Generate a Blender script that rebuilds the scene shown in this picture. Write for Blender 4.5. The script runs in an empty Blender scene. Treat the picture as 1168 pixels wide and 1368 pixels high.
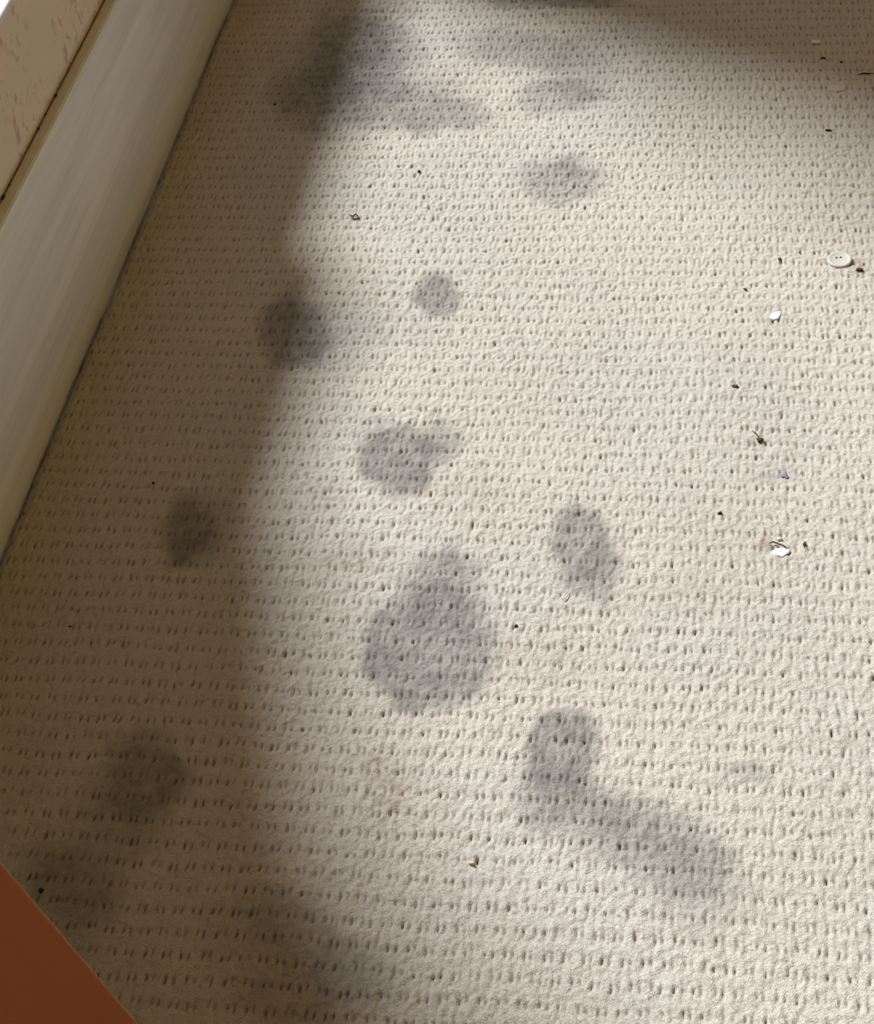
import bpy, bmesh, math, random
import numpy as np
from mathutils import Matrix, Vector

# ---------------------------------------------------------------- camera
# X: across the carpet rows (away from the skirting), Y: along the skirting, Z: up
IMG_W, IMG_H, FPX = 1168.0, 1368.0, 2314.4
PITCH, ROLL, YAW = 0.784249, 0.130544, -0.223083
EYE = np.array([0.0, 0.0, 1.0])
cp, sp, cr, sr = math.cos(PITCH), math.sin(PITCH), math.cos(ROLL), math.sin(ROLL)
RC = np.array([[cr, sr, 0], [-sr, cr, 0], [0, 0, 1]]) @ np.array([[1, 0, 0], [0, -sp, -cp], [0, cp, -sp]])
cyw, syw = math.cos(YAW), math.sin(YAW)
RC = RC @ np.array([[cyw, -syw, 0], [syw, cyw, 0], [0, 0, 1]])   # carpet frame -> camera (right, down, forward)

scene = bpy.context.scene
C = scene.collection
cam_data = bpy.data.cameras.new('camera')
cam_data.sensor_fit = 'HORIZONTAL'
cam_data.sensor_width = 36.0
cam_data.lens = 36.0 * FPX / IMG_W
cam_data.clip_start = 0.02
cam = bpy.data.objects.new('camera', cam_data)
C.objects.link(cam)
m = Matrix.Identity(4)
for i in range(3):
    m[i][0] = RC[0][i]; m[i][1] = -RC[1][i]; m[i][2] = -RC[2][i]; m[i][3] = EYE[i]
cam.matrix_world = m
scene.camera = cam

# ---------------------------------------------------------------- world, sun, exposure
scene.view_settings.view_transform = 'Standard'
scene.view_settings.look = 'None'
scene.view_settings.gamma = 1.0
scene.view_settings.use_curve_mapping = False
scene.view_settings.exposure = 0.0

world = bpy.data.worlds.new('world')
scene.world = world
world.use_nodes = True
wbg = world.node_tree.nodes['Background']
wbg.inputs[0].default_value = (0.86, 0.93, 1.0, 1)
wbg.inputs[1].default_value = 0.7

SUN_AZ = (0.80, -0.60)
SUN_TAN = 1.11
sd = bpy.data.lights.new('sun', 'SUN')
sd.energy = 6.4
sd.angle = math.radians(12.0)
sd.color = (0.925, 0.945, 1.0)
sun = bpy.data.objects.new('sun', sd)
C.objects.link(sun)
sun.rotation_euler = Vector((SUN_AZ[0], SUN_AZ[1], -SUN_TAN)).to_track_quat('-Z', 'Y').to_euler()

# ---------------------------------------------------------------- helpers
rng = np.random.default_rng(7)
random.seed(5)

def at(px, py, z=0.0):
    d = RC.T @ np.array([(px - IMG_W / 2) / FPX, (py - IMG_H / 2) / FPX, 1.0])
    t = (z - EYE[2]) / d[2]
    return Vector(EYE + d * t)

def at_x(px, py, x):
    d = RC.T @ np.array([(px - IMG_W / 2) / FPX, (py - IMG_H / 2) / FPX, 1.0])
    return Vector(EYE + d * (x / d[0]))

def to_px(x, y):
    cx = RC[0, 0] * x + RC[0, 1] * y - RC[0, 2]
    cy = RC[1, 0] * x + RC[1, 1] * y - RC[1, 2]
    cz = RC[2, 0] * x + RC[2, 1] * y - RC[2, 2]
    return IMG_W / 2 + FPX * cx / cz, IMG_H / 2 + FPX * cy / cz

def obj(name, bm, mat, parent=None, smooth=False):
    me = bpy.data.meshes.new(name)
    bmesh.ops.recalc_face_normals(bm, faces=bm.faces)
    bm.to_mesh(me); bm.free()
    me.materials.append(mat)
    if smooth:
        for p in me.polygons: p.use_smooth = True
    o = bpy.data.objects.new(name, me)
    C.objects.link(o)
    if parent is not None: o.parent = parent
    return o

def tag(o, label=None, cat=None, group=None, kind=None):
    if label: o['label'] = label
    if cat: o['category'] = cat
    if group: o['group'] = group
    if kind: o['kind'] = kind
    return o

def bx(bm, x0, x1, y0, y1, z0, z1, bevel=0.0, seg=2):
    t = bmesh.new()
    bmesh.ops.create_cube(t, size=1.0)
    for v in t.verts:
        v.co = Vector(((x0 + x1) / 2 + v.co.x * (x1 - x0), (y0 + y1) / 2 + v.co.y * (y1 - y0), (z0 + z1) / 2 + v.co.z * (z1 - z0)))
    if bevel:
        bmesh.ops.bevel(t, geom=t.edges[:], offset=bevel, segments=seg, affect='EDGES', profile=0.5)
    me = bpy.data.meshes.new('tmp'); t.to_mesh(me); t.free()
    bm.from_mesh(me); bpy.data.meshes.remove(me)
    return bm

class NT:
    """small node-graph writer"""
    def __init__(self, name):
        self.mat = bpy.data.materials.new(name)
        self.mat.use_nodes = True
        self.t = self.mat.node_tree
        self.n = self.t.nodes
        self.p = self.n['Principled BSDF']
        self.out = self.n['Material Output']
    def node(self, kind, **kw):
        nd = self.n.new(kind)
        for k, v in kw.items(): setattr(nd, k, v)
        return nd
    def link(self, a, b): self.t.links.new(a, b)
    def put(self, sock, v):
        if hasattr(v, 'is_linked') or hasattr(v, 'links'): self.link(v, sock)
        else: sock.default_value = v
    def math(self, op, a, b=0.0, c=None):
        nd = self.node('ShaderNodeMath', operation=op)
        self.put(nd.inputs[0], a); self.put(nd.inputs[1], b)
        if c is not None: self.put(nd.inputs[2], c)
        return nd.outputs[0]
    def mix(self, f, a, b, mode='MIX'):
        nd = self.node('ShaderNodeMix', data_type='RGBA', blend_type=mode)
        self.put(nd.inputs[0], f)
        self.put(nd.inputs[6], a if not isinstance(a, tuple) else (*a, 1)[:4])
        self.put(nd.inputs[7], b if not isinstance(b, tuple) else (*b, 1)[:4])
        return nd.outputs[2]
    def coords(self, scale=(1, 1, 1), rot=(0, 0, 0), kind='Object'):
        tc = self.node('ShaderNodeTexCoord')
        mp = self.node('ShaderNodeMapping')
        mp.inputs['Scale'].default_value = scale
        mp.inputs['Rotation'].default_value = rot
        self.link(tc.outputs[kind], mp.inputs[0])
        return mp.outputs[0]
    def noise(self, vec, scale, detail=2.0, rough=0.5, dist=0.0):
        nd = self.node('ShaderNodeTexNoise')
        self.link(vec, nd.inputs['Vector'])
        nd.inputs['Scale'].default_value = scale
        nd.inputs['Detail'].default_value = detail
        nd.inputs['Roughness'].default_value = rough
        nd.inputs['Distortion'].default_value = dist
        return nd.outputs[0]
    def ramp(self, f, lo, hi):
        nd = self.node('ShaderNodeMapRange', clamp=True, interpolation_type='SMOOTHSTEP')
        self.put(nd.inputs[0], f)
        nd.inputs[1].default_value = lo; nd.inputs[2].default_value = hi
        return nd.outputs[0]
    def bump(self, h, strength, dist):
        nd = self.node('ShaderNodeBump')
        nd.inputs['Strength'].default_value = strength
        nd.inputs['Distance'].default_value = dist
        self.link(h, nd.inputs['Height'])
        self.link(nd.outputs[0], self.p.inputs['Normal'])
    def attr(self, name):
        nd = self.node('ShaderNodeAttribute'); nd.attribute_name = name
        return nd.outputs['Fac']

def plain(name, col, rough=0.6, var=0.12, scale=40, bump=0.0, spec=0.3):
    g = NT(name)
    v = g.coords()
    f = g.noise(v, scale, 3)
    dark = tuple(c * (1 - var) for c in col); light = tuple(min(1, c * (1 + var)) for c in col)
    g.link(g.mix(f, dark, light), g.p.inputs['Base Color'])
    g.p.inputs['Roughness'].default_value = rough
    g.p.inputs['Specular IOR Level'].default_value = spec
    if bump: g.bump(f, bump, 0.001)
    return g.mat

# ---------------------------------------------------------------- materials
PAIR, ROW = 0.012903, 0.017506       # carpet: width of one knot pair, spacing of the knot rows

def carpet_material(name, from_mesh):
    g = NT(name)
    v = g.coords()
    big = g.noise(v, 5.0, 3)
    mid = g.noise(v, 60.0, 2)
    fine = g.noise(v, 900.0, 3, 0.6)
    fleck = g.noise(v, 330.0, 2, 0.5, 0.6)
    col = g.mix(g.ramp(big, 0.35, 0.65), (0.605, 0.560, 0.490), (0.650, 0.588, 0.500))
    col = g.mix(g.math('MULTIPLY', g.ramp(mid, 0.45, 0.75), 0.35), col, (0.56, 0.49, 0.41))
    col = g.mix(g.math('MULTIPLY', g.ramp(fine, 0.35, 0.7), 0.30), col, (0.73, 0.70, 0.64))
    col = g.mix(g.math('MULTIPLY', g.ramp(fleck, 0.60, 0.72), 0.25), col, (0.40, 0.31, 0.24))
    if from_mesh:
        pit = g.attr('pit')
        warm = g.attr('grime_and_shade')
        stain = g.attr('stain')
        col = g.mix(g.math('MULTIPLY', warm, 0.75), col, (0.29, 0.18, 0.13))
        col = g.mix(g.math('MULTIPLY', stain, 0.92), col, (0.235, 0.218, 0.198))
        col = g.mix(pit, col, (0.16, 0.10, 0.055))
    else:
        sep = g.node('ShaderNodeSeparateXYZ'); g.link(v, sep.inputs[0])
        vv = g.math('DIVIDE', sep.outputs[1], ROW)
        j = g.math('ROUND', vv)
        odd = g.math('MULTIPLY', g.math('PINGPONG', j, 1.0), 0.5)
        uu = g.math('SUBTRACT', g.math('DIVIDE', sep.outputs[0], PAIR), odd)
        du = g.math('ABSOLUTE', g.math('SUBTRACT', uu, g.math('ROUND', uu)))
        a = g.math('DIVIDE', g.math('SUBTRACT', du, 0.19), 0.1)
        b = g.math('DIVIDE', g.math('SUBTRACT', vv, j), 0.2)
        q = g.math('ADD', g.math('MULTIPLY', a, a), g.math('MULTIPLY', b, b))
        col = g.mix(0.12, col, (0.30, 0.26, 0.21))
        pit = g.math('MULTIPLY', g.math('EXPONENT', g.math('MULTIPLY', q, -1.0)), 0.5)
        col = g.mix(pit, col, (0.16, 0.10, 0.055))
    g.link(col, g.p.inputs['Base Color'])
    g.p.inputs['Roughness'].default_value = 0.95
    g.p.inputs['Specular IOR Level'].default_value = 0.08
    g.p.inputs['Sheen Weight'].default_value = 0.08
    curl = g.noise(v, 520.0, 3, 0.62, 1.2)
    g.bump(curl, 1.0, 0.0016)
    return g.mat

def board_material():
    g = NT('limed_wood')
    v = g.coords((30, 1.3, 30), (0.06, 0, 0))
    n1 = g.noise(v, 1.6, 5, 0.6, 0.4)
    v2 = g.coords((60, 2.4, 60), (0.06, 0, 0))
    n2 = g.noise(v2, 2.5, 4, 0.6, 0.2)
    patch = g.noise(g.coords((6, 2, 6)), 2.0, 2)
    col = g.mix(g.ramp(n1, 0.3, 0.7), (0.72, 0.77, 0.82), (0.87, 0.91, 0.95))
    col = g.mix(g.math('MULTIPLY', g.ramp(n2, 0.56, 0.72), 0.35), col, (0.56, 0.58, 0.60))
    col = g.mix(g.math('MULTIPLY', g.ramp(patch, 0.45, 0.7), 0.3), col, (0.76, 0.82, 0.84))
    g.link(col, g.p.inputs['Base Color'])
    g.p.inputs['Roughness'].default_value = 0.55
    g.p.inputs['Specular IOR Level'].default_value = 0.25
    g.bump(n1, 0.15, 0.001)
    return g.mat

def wallpaper_material():
    g = NT('wallpaper')
    v = g.coords((1, 1, 1))
    broad = g.noise(v, 14.0, 2)
    reg = g.ramp(g.noise(v, 13.0, 1), 0.38, 0.56)
    scr = g.noise(g.coords((1, 1.2, 0.8), (0.5, 0, 0)), 85.0, 1.5, 0.5, 1.1)
    mark = g.math('MULTIPLY', g.ramp(scr, 0.53, 0.72), reg)
    col = g.mix(g.ramp(broad, 0.35, 0.65), (0.78, 0.73, 0.64), (0.84, 0.72, 0.65))
    col = g.mix(g.math('MULTIPLY', mark, 0.6), col, (0.46, 0.28, 0.21))
    g.link(col, g.p.inputs['Base Color'])
    g.p.inputs['Roughness'].default_value = 0.7
    g.p.inputs['Specular IOR Level'].default_value = 0.2
    g.bump(mark, 0.3, 0.001)
    return g.mat

def orange_wood():
    g = NT('orange_wood')
    v = g.coords((3, 40, 40))
    n = g.noise(v, 2.0, 4, 0.55, 0.3)
    col = g.mix(n, (0.57, 0.205, 0.085), (0.65, 0.25, 0.105))
    g.link(col, g.p.inputs['Base Color'])
    g.p.inputs['Roughness'].default_value = 0.5
    g.p.inputs['Specular IOR Level'].default_value = 0.25
    return g.mat

def glass_material():
    g = NT('pane_glass')
    tr = g.node('ShaderNodeBsdfTransparent'); tr.inputs[0].default_value = (0.97, 0.98, 0.98, 1)
    gl = g.node('ShaderNodeBsdfGlossy'); gl.inputs[1].default_value = 0.02
    mx = g.node('ShaderNodeMixShader'); mx.inputs[0].default_value = 0.05
    g.link(tr.outputs[0], mx.inputs[1]); g.link(gl.outputs[0], mx.inputs[2])
    g.link(mx.outputs[0], g.out.inputs[0])
    return g.mat

M_CARPET = carpet_material('carpet_pile', True)
M_FLOOR = carpet_material('carpet_far', False)
M_BOARD = board_material()
M_DUST = plain('dusty_ledge', (0.74, 0.73, 0.64), 0.9, 0.2, 60)
M_PAPER = wallpaper_material()
M_WHITE = plain('white_gloss', (0.86, 0.87, 0.90), 0.35, 0.03, 10)
M_WALL = plain('tan_wall', (0.60, 0.45, 0.24), 0.8, 0.06, 3)
M_CEIL = plain('cream_ceiling', (0.66, 0.50, 0.28), 0.9, 0.03, 3)
M_WOOD = orange_wood()
M_GLASS = glass_material()
M_BLOCKER = plain('blocker_cloth', (0.80, 0.82, 0.86), 0.9, 0.08, 80)
M_DIRT = plain('black_dirt', (0.02, 0.016, 0.012), 0.9, 0.3, 500)
M_BROWN = plain('brown_crumb', (0.085, 0.05, 0.028), 0.9, 0.4, 600, 0.4)
M_DKBROWN = plain('dark_brown_fibre', (0.10, 0.06, 0.035), 0.8, 0.3, 500)
M_FLAKE = plain('white_flake', (0.74, 0.74, 0.71), 0.6, 0.05, 300)
M_CHIP = plain('pale_chip', (0.82, 0.76, 0.68), 0.55, 0.05, 300)
M_BUTTON = plain('button_plastic', (0.60, 0.57, 0.51), 0.4, 0.03, 200, 0, 0.4)
M_SEED = plain('pale_seed', (0.66, 0.58, 0.45), 0.6, 0.1, 400)
M_BLUE = plain('blue_lint', (0.24, 0.25, 0.30), 0.9, 0.2, 400)
M_METAL = plain('brass', (0.6, 0.45, 0.2), 0.4)

# ---------------------------------------------------------------- the setting
XF = -0.578                       # face of the skirting board
ZB = 0.200                        # its top
XW = min(at(0, 270, ZB).x, XF - 0.006)   # the wall behind it
X1, Y0, Y1, ZC = 2.1, -1.3, 2.9, 2.35
PX0, PX1, PY0, PY1 = XF - 0.004, 1.00, 0.20, 2.30     # where the pile is built loop by loop

bm = bmesh.new()
zt = -0.0015
def quad(bm, pts): bm.faces.new([bm.verts.new(p) for p in pts])
for (x0, x1, y0, y1, z) in ((XW - .05, X1, Y0, PY0, zt), (XW - .05, X1, PY1, Y1, zt), (PX1, X1, PY0, PY1, zt), (XW - .05, PX0, PY0, PY1, zt), (PX0, PX1, PY0, PY1, -0.012)):
    quad(bm, [(x0, y0, z), (x1, y0, z), (x1, y1, z), (x0, y1, z)])
floor = obj('floor', bm, M_FLOOR)
tag(floor, 'carpeted floor of the room around the stained area', kind='structure')

# left wall with one wide low window whose far part reaches down to the skirting
zs = at_x(11, 18, XW + 0.012).z    # underside of the sill nosing
WY0, WYM, WY1, WZL, WZ1 = -0.90, 1.48, 2.11, 0.285, 2.12
WZH = zs + 0.002
bm = bmesh.new()
TH = 0.14
def wallbox(y0, y1, z0, z1): bx(bm, XW - TH, XW, y0, y1, z0, z1)
wallbox(Y0, WY0, -0.01, ZC); wallbox(WY0, WYM, -0.01, WZH); wallbox(WYM, WY1, -0.01, WZL)
wallbox(WY0, WY1, WZ1, ZC); wallbox(WY1, Y1, -0.01, ZC)
tag(obj('wall_left', bm, M_PAPER), 'cream wall with faint reddish patterned wallpaper above the skirting board', kind='structure')

xo = XW - 0.11; t = 0.012
bm = bmesh.new()
for (a0, a1, b0, b1) in ((WY0, WYM, WZH, WZH + t), (WYM, WY1, WZL, WZL + t), (WY0, WY1, WZ1 - t, WZ1), (WY0, WY0 + t, WZH + t, WZ1 - t), (WY1 - t, WY1, WZL + t, WZ1 - t)):
    bx(bm, xo, xo + 0.02, a0, a1, b0, b1, 0.002)
w = tag(obj('window_1', bm, M_WHITE), 'white framed wide window set low in the wallpapered wall', kind='structure')
for (a0, a1, b0) in ((WY0 + t, WYM, WZH + t), (WYM, WY1 - t, WZL + t)):
    bm = bmesh.new(); bx(bm, xo + 0.008, xo + 0.012, a0, a1, b0, WZ1 - t); obj('pane', bm, M_GLASS, w)
# painted sill: board with a rounded nose
bm = bmesh.new()
bx(bm, XW - 0.089, XW + 0.012, WY0, WYM - 0.002, zs, zs + 0.006, 0.0025, 3)
tag(obj('trim_1', bm, M_WHITE), 'white painted window sill above the patterned wallpaper', kind='structure')

# skirting board: grained face board, dusty top ledge
bm = bmesh.new()
bx(bm, XW, XF, Y0, Y1, -0.004, ZB - 0.0015, 0.0012, 2)
base = tag(obj('baseboard_left', bm, M_BOARD), 'pale grey limed wood skirting board along the carpet edge', kind='structure')
bm = bmesh.new()
bx(bm, XW, XF - 0.0008, Y0, Y1, ZB - 0.0016, ZB, 0.0006, 1)
tag(obj('top_ledge', bm, M_DUST, base), 'dusty olive top edge of the skirting board')

def roomwall(name, lab, x0, x1, y0, y1, z0, z1, mat):
    b = bmesh.new(); bx(b, x0, x1, y0, y1, z0, z1); return tag(obj(name, b, mat), lab, kind='structure')
roomwall('wall_right', 'plain tan wall facing the windows', X1, X1 + .1, Y0, Y1, -0.01, ZC, M_WALL)
roomwall('wall_back', 'plain tan wall behind the wooden table', XW - TH, X1 + .1, Y0 - .1, Y0, -0.01, ZC, M_WALL)
roomwall('wall_far', 'plain tan wall beyond the carpet', XW - TH, X1 + .1, Y1, Y1 + .1, -0.01, ZC, M_WALL)
roomwall('ceiling', 'cream ceiling of the room', XW - TH, X1 + .1, Y0 - .1, Y1 + .1, ZC, ZC + .1, M_CEIL)

# ---------------------------------------------------------------- carpet pile: one dense woven surface
def vnoise(x, y, cell, seed):
    r = np.random.default_rng(seed).random((256, 256), dtype=np.float32)
    gx, gy = x / cell, y / cell
    ix, iy = np.floor(gx).astype(np.int32), np.floor(gy).astype(np.int32)
    fx, fy = gx - ix, gy - iy
    fx = fx * fx * (3 - 2 * fx); fy = fy * fy * (3 - 2 * fy)
    a = r[ix & 255, iy & 255]; b = r[(ix + 1) & 255, iy & 255]
    c = r[ix & 255, (iy + 1) & 255]; d = r[(ix + 1) & 255, (iy + 1) & 255]
    return (a * (1 - fx) + b * fx) * (1 - fy) + (c * (1 - fx) + d * fx) * fy - 0.5

# finest where the photograph looks closely, coarser further out
def spaced(*runs):
    out = [np.array([runs[0][0]])]
    for (lo, hi, step) in runs: out.append(np.linspace(lo, hi, max(2, int((hi - lo) / step)) + 1)[1:])
    return np.concatenate(out)
xs = spaced((PX0, 0.24, PAIR / 12), (0.24, PX1, PAIR / 5.4))
ys = spaced((PY0, 0.45, ROW / 6.5), (0.45, 1.88, ROW / 13), (1.88, PY1, ROW / 6.5))
NX, NY = len(xs) - 1, len(ys) - 1
X, Y = np.meshgrid(xs, ys, indexing='ij')
U = X / PAIR + 0.22 * vnoise(X, Y, 0.05, 1) + 0.16 * vnoise(X, Y, 0.012, 2)
V = Y / ROW + 0.16 * vnoise(X, Y, 0.06, 3) + 0.16 * vnoise(X, Y, 0.011, 4)
RND = np.random.default_rng(11).random((256, 256, 4), dtype=np.float32)
OFF, SU, SV = 0.19, 0.066, 0.165

def cell(U, V, J):
    s = 0.5 * (J & 1)
    uu = U - s
    I = np.round(uu).astype(np.int32)
    return uu - I, RND[I & 255, J & 255]

J = np.round(V).astype(np.int32)
du, rr = cell(U, V, J)
dv = V - J
side = (du > 0)
r0 = np.where(side, rr[..., 0], rr[..., 1])
r1 = np.where(side, rr[..., 2], rr[..., 3])
dd = np.abs(du) - OFF + 0.05 * (r1 - 0.5)
pit = np.exp(-(dd / SU) ** 2 - ((dv + 0.12 * (r0 - 0.5)) / (SV * (0.75 + 0.5 * r1))) ** 2) * (0.62 + 0.45 * r0) * np.where(side, 0.88, 1.0)
bridge = np.exp(-(du / 0.16) ** 2 - (dv / 0.24) ** 2)
J0 = np.floor(V).astype(np.int32)
du0, rr0 = cell(U, V, J0)
fv = V - J0
crack_at = OFF + (0.5 - 2 * OFF) * fv
cd = np.abs(du0) - crack_at
cmask = np.clip(0.5 + 1.6 * vnoise(X, Y, 0.009, 5), 0, 1)
crack = np.exp(-(cd / 0.055) ** 2) * cmask
valley = np.exp(-(cd / 0.15) ** 2)
Z = (-0.0027 * np.minimum(pit, 1.0) - 0.0005 * bridge - 0.0005 * crack - 0.0001 * valley
     + 0.0011 * vnoise(X, Y, 0.0045, 6) + 0.0015 * vnoise(X, Y, 0.0024, 8) + 0.0035 * vnoise(X, Y, 0.09, 9))
Z = Z + 0.0002 - 0.007 * np.clip((0.0045 - (X - XF)) / 0.003, 0, 1)      # the pile stops just short of the skirting

# stains, evaluated as fixed shapes on the floor
PXX, PYY = to_px(X, Y)
wx = PXX + 16 * vnoise(X, Y, 0.022, 20) + 9 * vnoise(X, Y, 0.009, 21)
wy = PYY + 16 * vnoise(X, Y, 0.022, 22) + 9 * vnoise(X, Y, 0.009, 23)
STAIN = np.zeros_like(X)
def blob(cx, cy, rx, ry, rot, k, soft=0.3):
    global STAIN
    c, s = math.cos(math.radians(rot)), math.sin(math.radians(rot))
    ex = ((wx - cx) * c + (wy - cy) * s) / rx
    ey = (-(wx - cx) * s + (wy - cy) * c) / ry
    r = np.sqrt(ex * ex + ey * ey)
    t = np.clip((1 + soft - r) / (2 * soft), 0, 1)
    t = t * t * (3 - 2 * t) * min(0.85, k * 1.42)
    STAIN = 1 - (1 - STAIN) * (1 - t)
for b_ in (
    (581, 394, 31, 27, 0, .50, .25), (540, 440, 60, 30, 0, .08, .6),
    (395, 440, 50, 46, 60, .66, .35), (450, 450, 70, 50, 0, .14, .5),
    (530, 610, 56, 50, 0, .56, .2), (585, 590, 30, 34, 0, .35, .4), (505, 580, 30, 24, 0, .22, .4),
    (575, 868, 88, 84, 0, .52, .13), (594, 800, 58, 60, 10, .38, .25), (603, 748, 14, 26, 0, .3, .5), (550, 920, 50, 40, 0, .12, .5), (655, 865, 20, 60, 0, .12, .6),
    (778, 735, 38, 58, -18, .46, .3), (803, 760, 26, 44, -15, .32, .4),
    (748, 1012, 48, 62, 10, .56, .3), (762, 968, 26, 26, 0, .3, .5), (735, 1078, 42, 40, 0, .42, .45),
    (850, 1110, 110, 46, 18, .40, .4), (905, 1150, 76, 50, 20, .36, .45), (800, 1080, 60, 30, 20, .2, .5), (940, 1200, 60, 50, 0, .18, .6),
    (255, 712, 36, 46, 0, .55, .4), (245, 735, 16, 26, 0, .4, .5), (285, 690, 40, 40, 0, .2, .5),
    (195, 1040, 52, 55, 0, .52, .5), (160, 1090, 60, 50, 30, .3, .5), (95, 1180, 66, 60, 0, .46, .5), (115, 1240, 40, 40, 0, .2, .6),
    (395, 1240, 62, 44, 30, .32, .45), (470, 1295, 62, 42, 30, .29, .5), (400, 1330, 80, 50, 0, .28, .5), (330, 1260, 60, 60, 0, .18, .6),
    (745, 243, 58, 26, 0, .36, .35), (760, 225, 40, 16, 0, .2, .5),
    (742, 130, 58, 24, 0, .40, .35), (700, 68, 84, 26, 5, .32, .45), (780, 90, 40, 40, 0, .18, .6), (610, 90, 40, 60, 0, .15, .6),
    (560, 145, 86, 32, 5, .48, .4), (475, 75, 62, 66, 10, .62, .5), (440, 130, 70, 44, 0, .50, .5), (530, 65, 44, 60, 0, .34, .5),
    (735, -4, 90, 16, 0, .55, .4), (400, 110, 40, 60, 0, .15, .6),
    (1000, 1037, 34, 11, 0, .30, .6), (1025, 637, 30, 10, -10, .25, .7), (960, 730, 60, 60, 0, .08, .8), (870, 60, 60, 20, 10, .12, .6),
):
    blob(*b_)
STAIN *= np.clip(1 + 0.4 * vnoise(X, Y, 0.006, 30) + 0.4 * vnoise(X, Y, 0.02, 31), 0.4, 1.3)
STAIN = np.clip(STAIN, 0, 1)
# brownish grime: caught in knots of some patches
GR = np.zeros_like(X)
for (cx, cy, rx, ry, k) in ((512, 1060, 26, 40, .8), (470, 748, 46, 16, .75), (505, 1020, 22, 20, .6), (440, 665, 26, 18, .5), (1010, 590, 9, 9, .9), (1130, 990, 60, 14, .35), (560, 145, 60, 26, .3), (630, 150, 40, 20, .3), (240, 720, 40, 60, .25), (1030, 420, 14, 10, .6), (1020, 728, 10, 12, .9), (1150, 352, 10, 7, .9), (640, 660, 60, 30, .3), (720, 880, 80, 30, .3), (900, 795, 60, 20, .3)):
    GR = np.maximum(GR, k * np.exp(-((wx - cx) / rx) ** 2 - ((wy - cy) / ry) ** 2))
GR *= np.clip(0.55 + 1.5 * vnoise(X, Y, 0.005, 33), 0, 1)
near_board = np.clip((0.011 - (X - XF)) / 0.011, 0, 1) * (0.8 + 0.6 * vnoise(X, Y, 0.02, 40))      # grime and gap shade, painted as a darker edge against the skirting
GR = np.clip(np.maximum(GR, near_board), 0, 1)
PITC = np.clip(1.1 * pit - 0.08 + 0.12 * crack, 0, 1) * 0.68

nvx, nvy = NX + 1, NY + 1
co = np.empty((nvx * nvy, 3), np.float32)
co[:, 0] = X.ravel(); co[:, 1] = Y.ravel(); co[:, 2] = Z.ravel()
idx = np.arange(nvx * nvy, dtype=np.int32).reshape(nvx, nvy)
faces = np.stack([idx[:-1, :-1], idx[1:, :-1], idx[1:, 1:], idx[:-1, 1:]], -1).reshape(-1)
nf = NX * NY
me = bpy.data.meshes.new('carpet_pile')
me.vertices.add(nvx * nvy); me.vertices.foreach_set('co', co.ravel())
me.loops.add(nf * 4); me.loops.foreach_set('vertex_index', faces)
me.polygons.add(nf)
me.polygons.foreach_set('loop_start', np.arange(0, nf * 4, 4, dtype=np.int32))
me.polygons.foreach_set('use_smooth', np.ones(nf, dtype=bool))
me.update(calc_edges=True)
for nm, arr in (('pit', PITC), ('stain', STAIN), ('grime_and_shade', GR)):
    at_ = me.attributes.new(nm, 'FLOAT', 'POINT')
    at_.data.foreach_set('value', arr.astype(np.float32).ravel())
me.materials.append(M_CARPET)
carpet = bpy.data.objects.new('carpet_pile', me)
C.objects.link(carpet)
tag(carpet, 'cream looped carpet with brown knot rows and grey stains', 'carpet', kind='stuff')

def ground(p):
    """height of the pile surface under a point (highest of its close neighbourhood)"""
    i = int(np.searchsorted(xs, p.x)); j = int(np.searchsorted(ys, p.y))
    w = Z[max(0, i - 3):i + 4, max(0, j - 3):j + 4]
    return float(np.percentile(w, 75))

# ---------------------------------------------------------------- wooden table at the edge of the carpet
TZ = 0.45
E1, E2 = at(0, 1150, TZ), at(185, 1368, TZ)
d = (E2 - E1).normalized(); nrm = Vector((d.y, -d.x, 0))
if nrm.dot(Vector((0, 0, TZ)) - E1) < 0: nrm = -nrm
o0 = E1 - d * 0.05
table = bpy.data.objects.new('side_table', None); C.objects.link(table)
TW, TD = 0.46, 0.24
table.matrix_world = Matrix(((d.x, nrm.x, 0, o0.x), (d.y, nrm.y, 0, o0.y), (0, 0, 1, 0), (0, 0, 0, 1)))
tag(table, 'orange brown wooden table with a plain straight edged top', 'table')
bm = bmesh.new(); bx(bm, 0, TW, 0, TD, TZ - 0.022, TZ, 0.0012, 2); obj('table_top', bm, M_WOOD, table)
bm = bmesh.new()
for (a0, a1, b0, b1) in ((.05, TW - .05, .035, .053), (.05, TW - .05, TD - .053, TD - .035), (.035, .053, .05, TD - .05), (TW - .053, TW - .035, .05, TD - .05)):
    bx(bm, a0, a1, b0, b1, TZ - 0.08, TZ - 0.0225)
obj('apron', bm, M_WOOD, table)
for (a, b) in ((.03, .03), (TW - .03, .03), (.03, TD - .03), (TW - .03, TD - .03)):
    bm = bmesh.new(); t = bmesh.new()
    bx(bm, a - .02, a + .02, b - .02, b + .02, 0.0032, TZ - 0.0225, 0.003, 2)
    for v in bm.verts:
        k = 0.72 + 0.28 * v.co.z / TZ
        v.co.x = a + (v.co.x - a) * k; v.co.y = b + (v.co.y - b) * k
    t.free()
    obj('leg', bm, M_WOOD, table)

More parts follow.
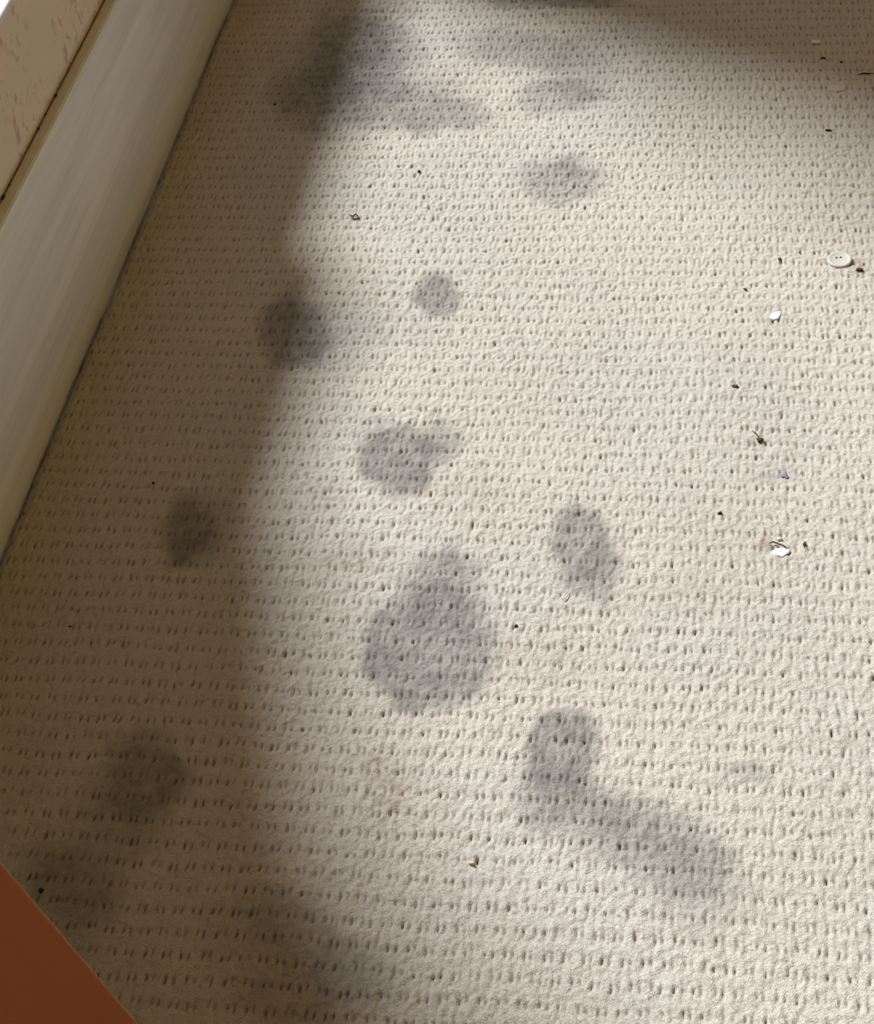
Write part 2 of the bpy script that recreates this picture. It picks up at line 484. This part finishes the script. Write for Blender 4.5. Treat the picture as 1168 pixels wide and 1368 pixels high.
# ---------------------------------------------------------------- added unseen cloth that shapes the sun patch, near side of the window
def sun_blocker():
    # free edge of the cloth (Y, height over the sill), swept back towards the near end of the window
    EDGE = ((1.27, 0.0), (1.21, 0.075), (1.16, 0.125), (1.08, 0.165), (1.00, 0.205), (0.95, 0.26), (0.915, 0.34), (0.89, 0.50), (0.88, 0.90), (0.86, 1.72))
    y_in = WY0 + 0.02; z0 = zs + 0.0065
    def edge(h):
        for (ya, ha), (yb, hb) in zip(EDGE[:-1], EDGE[1:]):
            if ha <= h <= hb: return ya + (yb - ya) * (h - ha) / (hb - ha)
        return EDGE[-1][0]
    bm = bmesh.new(); N = 90
    hs = [0.0, .01, .02, .03, .045, .06, .08, .10, .12, .14, .165, .19, .22, .25, .29, .33, .39, .45, .55, .7, .9, 1.1, 1.3, 1.5, 1.72]
    G = []
    for s in (0, 1):
        grid = []
        for h in hs:
            row = []
            for i in range(N + 1):
                y = y_in + (edge(h) - y_in) * i / N
                x = XW - 0.045 + 0.014 * math.sin(i / N * 50) + (0.0025 if s else 0)
                row.append(bm.verts.new((x, y, z0 + h)))
            grid.append(row)
        G.append(grid)
        for r in range(len(grid) - 1):
            for i in range(N):
                bm.faces.new((grid[r][i], grid[r][i + 1], grid[r + 1][i + 1], grid[r + 1][i]))
    for r in range(len(hs) - 1):
        for i in (0, N):
            bm.faces.new((G[0][r][i], G[0][r + 1][i], G[1][r + 1][i], G[1][r][i]))
    for i in range(N):
        for r in (0, len(hs) - 1):
            bm.faces.new((G[0][r][i], G[0][r][i + 1], G[1][r][i + 1], G[1][r][i]))
    return bm
cu = obj('sun_blocker', sun_blocker(), M_BLOCKER, smooth=True)
tag(cu, 'added white cloth, unseen, blocking part of the sun at the side of the window', 'sun_blocker')

# ---------------------------------------------------------------- added fill light (unseen warm globe) for the shaded carpet and skirting
LZ = 1.22
fill_light = bpy.data.objects.new('fill_pendant', None); C.objects.link(fill_light); fill_light.location = (1.5, 1.1, 0)
tag(fill_light, 'added warm fill globe, unseen, hanging from the ceiling', 'fill_light')
bm = bmesh.new(); bmesh.ops.create_cone(bm, cap_ends=True, segments=32, radius1=.045, radius2=.055, depth=.03, matrix=Matrix.Translation((0, 0, ZC - .0151)))
obj('fill_rose', bm, M_METAL, fill_light)
bm = bmesh.new(); bmesh.ops.create_cone(bm, cap_ends=True, segments=10, radius1=.004, radius2=.004, depth=ZC - .03 - LZ - .19, matrix=Matrix.Translation((0, 0, (ZC - .03 + LZ + .19) / 2)))
obj('fill_flex', bm, M_DIRT, fill_light)
g = NT('fill_glow'); em = g.node('ShaderNodeEmission'); em.inputs[0].default_value = (1.0, 0.76, 0.33, 1); em.inputs[1].default_value = 6.5
g.link(em.outputs[0], g.out.inputs[0])
bm = bmesh.new(); bmesh.ops.create_uvsphere(bm, u_segments=32, v_segments=16, radius=.20, matrix=Matrix.Translation((0, 0, LZ)))
obj('fill_globe', bm, g.mat, fill_light, smooth=True)

# ---------------------------------------------------------------- small things lying on the carpet
def lump(name, px, py, w, h, hz, mat, label, cat, seed=0, group=None, rot=0.0, sub=2, rough=0.25, sink=0.3):
    """an irregular crumb; w, h: size across and along in metres, hz its height"""
    p = at(px, py); r_ = random.Random(seed + int(px * 7 + py))
    bm = bmesh.new(); bmesh.ops.create_icosphere(bm, subdivisions=sub, radius=0.5)
    for v in bm.verts:
        k = 1 + rough * (r_.random() - .5) * 2
        v.co = Vector((v.co.x * w * k, v.co.y * h * k, v.co.z * hz * k))
    o = obj(name, bm, mat, smooth=True)
    o.location = (p.x, p.y, ground(p) + hz * (0.5 - sink)); o.rotation_euler.z = math.radians(rot)
    return tag(o, label, cat, group)

def flake(name, px, py, pts, th, mat, label, cat, lift=0.0005, tilt=(0, 0), group=None):
    """a thin chip with its own outline (pts in mm) and thickness"""
    p = at(px, py)
    bm = bmesh.new()
    lo = [bm.verts.new((x / 1000, y / 1000, 0)) for x, y in pts]
    hi = [bm.verts.new((x / 1000 * .93, y / 1000 * .93, th)) for x, y in pts]
    bm.faces.new(lo[::-1]); bm.faces.new(hi)
    for i in range(len(pts)):
        k = (i + 1) % len(pts); bm.faces.new((lo[i], lo[k], hi[k], hi[i]))
    o = obj(name, bm, mat)
    o.location = (p.x, p.y, ground(p) + lift)
    o.rotation_euler = (math.radians(tilt[0]), math.radians(tilt[1]), 0)
    return tag(o, label, cat, group)

def strand(name, pts, r, mat, parent=None):
    """a thin bent fibre through pixel points on the pile"""
    bm = bmesh.new(); rings = []
    P = []
    for (px, py, dz) in pts:
        q = at(px, py); q.z = ground(q) + dz; P.append(q)
    for i, q in enumerate(P):
        t = (P[min(i + 1, len(P) - 1)] - P[max(i - 1, 0)]).normalized()
        s = t.cross(Vector((0, 0, 1))).normalized(); u = s.cross(t)
        k = r * (0.45 if i in (0, len(P) - 1) else 1)
        rings.append([bm.verts.new(q + (s * math.cos(a) + u * math.sin(a)) * k) for a in [i2 * math.pi / 3 for i2 in range(6)]])
    for a, b in zip(rings[:-1], rings[1:]):
        for i in range(6): bm.faces.new((a[i], a[(i + 1) % 6], b[(i + 1) % 6], b[i]))
    bm.faces.new(rings[0][::-1]); bm.faces.new(rings[-1])
    return obj(name, bm, mat, parent, smooth=True)

# the button: rimmed disc with two sewn holes
def button():
    p = at(1122, 348)
    R_ = 0.0112; bm = bmesh.new(); seg = 40
    prof = [(0.0, .0018), (.62, .0018), (.74, .0022), (.86, .0027), (.95, .0025), (1.0, .0016), (.97, .0004), (.80, 0.0), (0.0, 0.0)]
    rings = []
    for (r, z) in prof:
        if r == 0: rings.append([bm.verts.new((0, 0, z))])
        else: rings.append([bm.verts.new((R_ * r * math.cos(a), R_ * r * math.sin(a), z)) for a in [i * 2 * math.pi / seg for i in range(seg)]])
    for a, b in zip(rings[:-1], rings[1:]):
        for i in range(seg):
            k = (i + 1) % seg
            if len(a) == 1: bm.faces.new((a[0], b[i], b[k]))
            elif len(b) == 1: bm.faces.new((a[i], b[0], a[k]))
            else: bm.faces.new((a[i], b[i], b[k], a[k]))
    o = obj('button', bm, M_BUTTON, smooth=True)
    o.location = (p.x, p.y, ground(p) + 0.0002); o.rotation_euler = (math.radians(3), math.radians(-2), math.radians(8))
    tag(o, 'round off white button with two small holes lying on the carpet', 'button')
    for s in (-1, 1):
        b = bmesh.new()
        bmesh.ops.create_cone(b, cap_ends=True, segments=14, radius1=.0009, radius2=.0010, depth=.0006, matrix=Matrix.Translation((s * .0019 - .0005, .0026, .0018)))
        h = obj('button_hole', b, M_BROWN, o)
    return o
button()

flake('paint_chip', 1090, 58, [(-4.7, -2.6), (4.6, -2.9), (4.8, 3.4), (-4.5, 3.7)], .0016, M_CHIP, 'small pale rectangular chip on the shaded carpet', 'chip', .0008)
flake('paint_flake', 1042, 739, [(-8, -1), (-5, -3.5), (-1, -4), (2, -5.5), (4, -3.5), (7, -1), (8.5, 2.5), (4, 4.5), (-1, 4), (-5, 2)], .0012, M_FLAKE, 'bright white paint flake beside a bent brown fibre', 'flake', -.0002, (3, -3))
flake('paint_flake', 1035, 423, [(-5, -3), (-1, -6), (3, -4.5), (5.5, 1), (6, 6), (2, 5), (-3, 2)], .0012, M_FLAKE, 'small white paint flake among cream carpet loops, no fibre beside it', 'flake', -.0003, (3, -2))
flake('paint_flake', 1117, 118, [(-9, -5), (0, -8), (9, -4), (10, 3), (3, 7), (-7, 5)], .0008, plain('dull_flake', (0.58, 0.52, 0.42), .8, .05, 300), 'dull beige flake pressed into the shaded carpet', 'flake', .0001)
lump('paint_crumb', 1042, 722, .0042, .003, .0026, M_FLAKE, 'tiny white crumb just beyond the bright paint flake', 'crumb', 3)
tag(strand('brown_fibre', [(1027, 729, .0012), (1033, 728, .0022), (1040, 731, .0026), (1047, 733, .0022), (1053, 736, .0012)], .0007, M_DKBROWN), 'bent brown fibre across the bright white paint flake', 'fibre')

lump('grass_seed', 630, 1153, .0046, .0022, .0022, M_SEED, 'pale oval seed on light grey carpet', 'seed', 2, rot=-6, rough=.08, sink=0.1)
leaf = lump('dry_leaf_crumb', 1015, 590, .0056, .0050, .0030, M_BROWN, 'curled dark brown leaf crumb with a thin stalk', 'crumb', 5, rough=.5)
st = strand('stalk', [(1015, 588, .001), (1010, 582, .0016), (1005, 577, .0008)], .0006, M_BROWN)
st.parent = leaf; st.matrix_parent_inverse = leaf.matrix_basis.inverted()
lump('black_crumb', 55, 1190, .0036, .0038, .0026, M_DIRT, 'black round crumb beside the orange wooden table', 'crumb', 1, rough=.15)
lump('black_crumb', 205, 646, .0022, .0024, .0018, M_DIRT, 'tiny black speck near the small dark stain by the skirting', 'crumb', 1)
lump('black_crumb', 94, 838, .0026, .0014, .0014, M_DIRT, 'tiny flat black speck in shade, near the skirting board foot', 'crumb', 1)
lump('black_crumb', 560, 230, .0030, .0036, .0024, M_DIRT, 'black speck on bright carpet between the upper stains', 'crumb', 1)
lump('black_crumb', 962, 688, .0036, .0040, .0026, M_DIRT, 'black speck on bright carpet near the blue grey lint', 'crumb', 1)
lump('black_crumb', 690, 838, .0028, .0034, .0022, M_DIRT, 'black speck beside the large round stain', 'crumb', 1)
lump('black_crumb', 367, 139, .003, .0036, .002, M_DIRT, 'black speck in the dark stain near the far skirting', 'crumb', 1)
lump('black_crumb', 1124, 84, .0026, .003, .002, M_DIRT, 'tiny black speck in the shade near the pale rectangular chip', 'crumb', 1)
lump('brown_crumb', 1149, 361, .0066, .0052, .0030, M_BROWN, 'flat brown crumb beside the button', 'crumb', 4, rough=.35)
lump('brown_crumb', 1042, 347, .0030, .0044, .0024, M_BROWN, 'dark brown crumb in a knot row, far side of the small white flake', 'crumb', 4)
lump('brown_crumb', 996, 388, .0044, .0022, .0018, M_BROWN, 'small brown splinter near the small white flake', 'crumb', 4, rot=-35)
lump('brown_crumb', 1075, 729, .0026, .0066, .0020, M_BROWN, 'narrow brown crumb to the side of the bright paint flake', 'crumb', 4, rough=.5)
lump('brown_crumb', 982, 518, .0056, .0046, .0024, M_BROWN, 'reddish brown crumb on cream carpet', 'crumb', 4, rough=.45)
lump('brown_crumb', 1107, 174, .0072, .0034, .0020, M_DIRT, 'dark curled crumb at the edge of the shade', 'crumb', 4, rot=-15)
lump('brown_crumb', 1100, 79, .006, .004, .002, M_BROWN, 'brown crumb in the shade below the pale rectangular chip', 'crumb', 4, rot=-15)
lump('blue_lint', 1050, 637, .0050, .0070, .0018, M_BLUE, 'blue grey lint tuft on the bright carpet', 'lint', 6, rough=.6, sink=.45)
tag(strand('dry_twig', [(467, 288, .001), (472, 291, .002), (476, 288, .0024), (480, 292, .001), (474, 294, .001), (469, 292, .0006)], .00085, M_BROWN), 'tiny curled brown twig near the shade edge', 'twig')
tag(strand('hair_strand', [(1146, 101, .0012), (1153, 100, .0018), (1160, 100, .0018), (1168, 99, .0012)], .0008, M_DIRT), 'short dark hair in the shaded carpet corner', 'hair')
tag(strand('white_thread', [(753, 803, .001), (757, 798, .0016), (761, 792, .001)], .0007, M_FLAKE), 'short white thread beside the narrow oval stain', 'thread')

# brown strip painted as the shadow line, and dirt specks caught between the skirting top and the wallpaper
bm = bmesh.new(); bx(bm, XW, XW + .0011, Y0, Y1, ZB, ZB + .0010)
obj('shadow_strip', bm, plain('grime_and_shade', (0.20, 0.155, 0.09), .9, .5, 120), base)
for k, (px, py, sz) in enumerate(((71, 129, 1.25), (59, 154, .7), (50, 173, 1.0), (26, 219, .6), (11, 248, .75), (3, 265, 1.05))):
    p = at(px, py, ZB)
    bm = bmesh.new(); bmesh.ops.create_icosphere(bm, subdivisions=2, radius=.5)
    r_ = random.Random(k)
    for v in bm.verts:
        q = 1 + .3 * (r_.random() - .5)
        v.co = Vector((v.co.x * .0020 * q, v.co.y * (.0036 + .003 * (k % 2)) * q, v.co.z * .0022 * q)) * sz
    o = obj('dirt_speck', bm, M_DIRT, smooth=True); o.location = (XW + .0011 * sz, p.y, ZB + .0009 * sz)
    if k == 0: tag(o, 'largest black dirt speck in the row along the skirting top', 'speck', 'dirt specks along the skirting top')
    else: tag(o, 'small black dirt speck where the wallpaper meets the skirting top', 'speck', 'dirt specks along the skirting top')
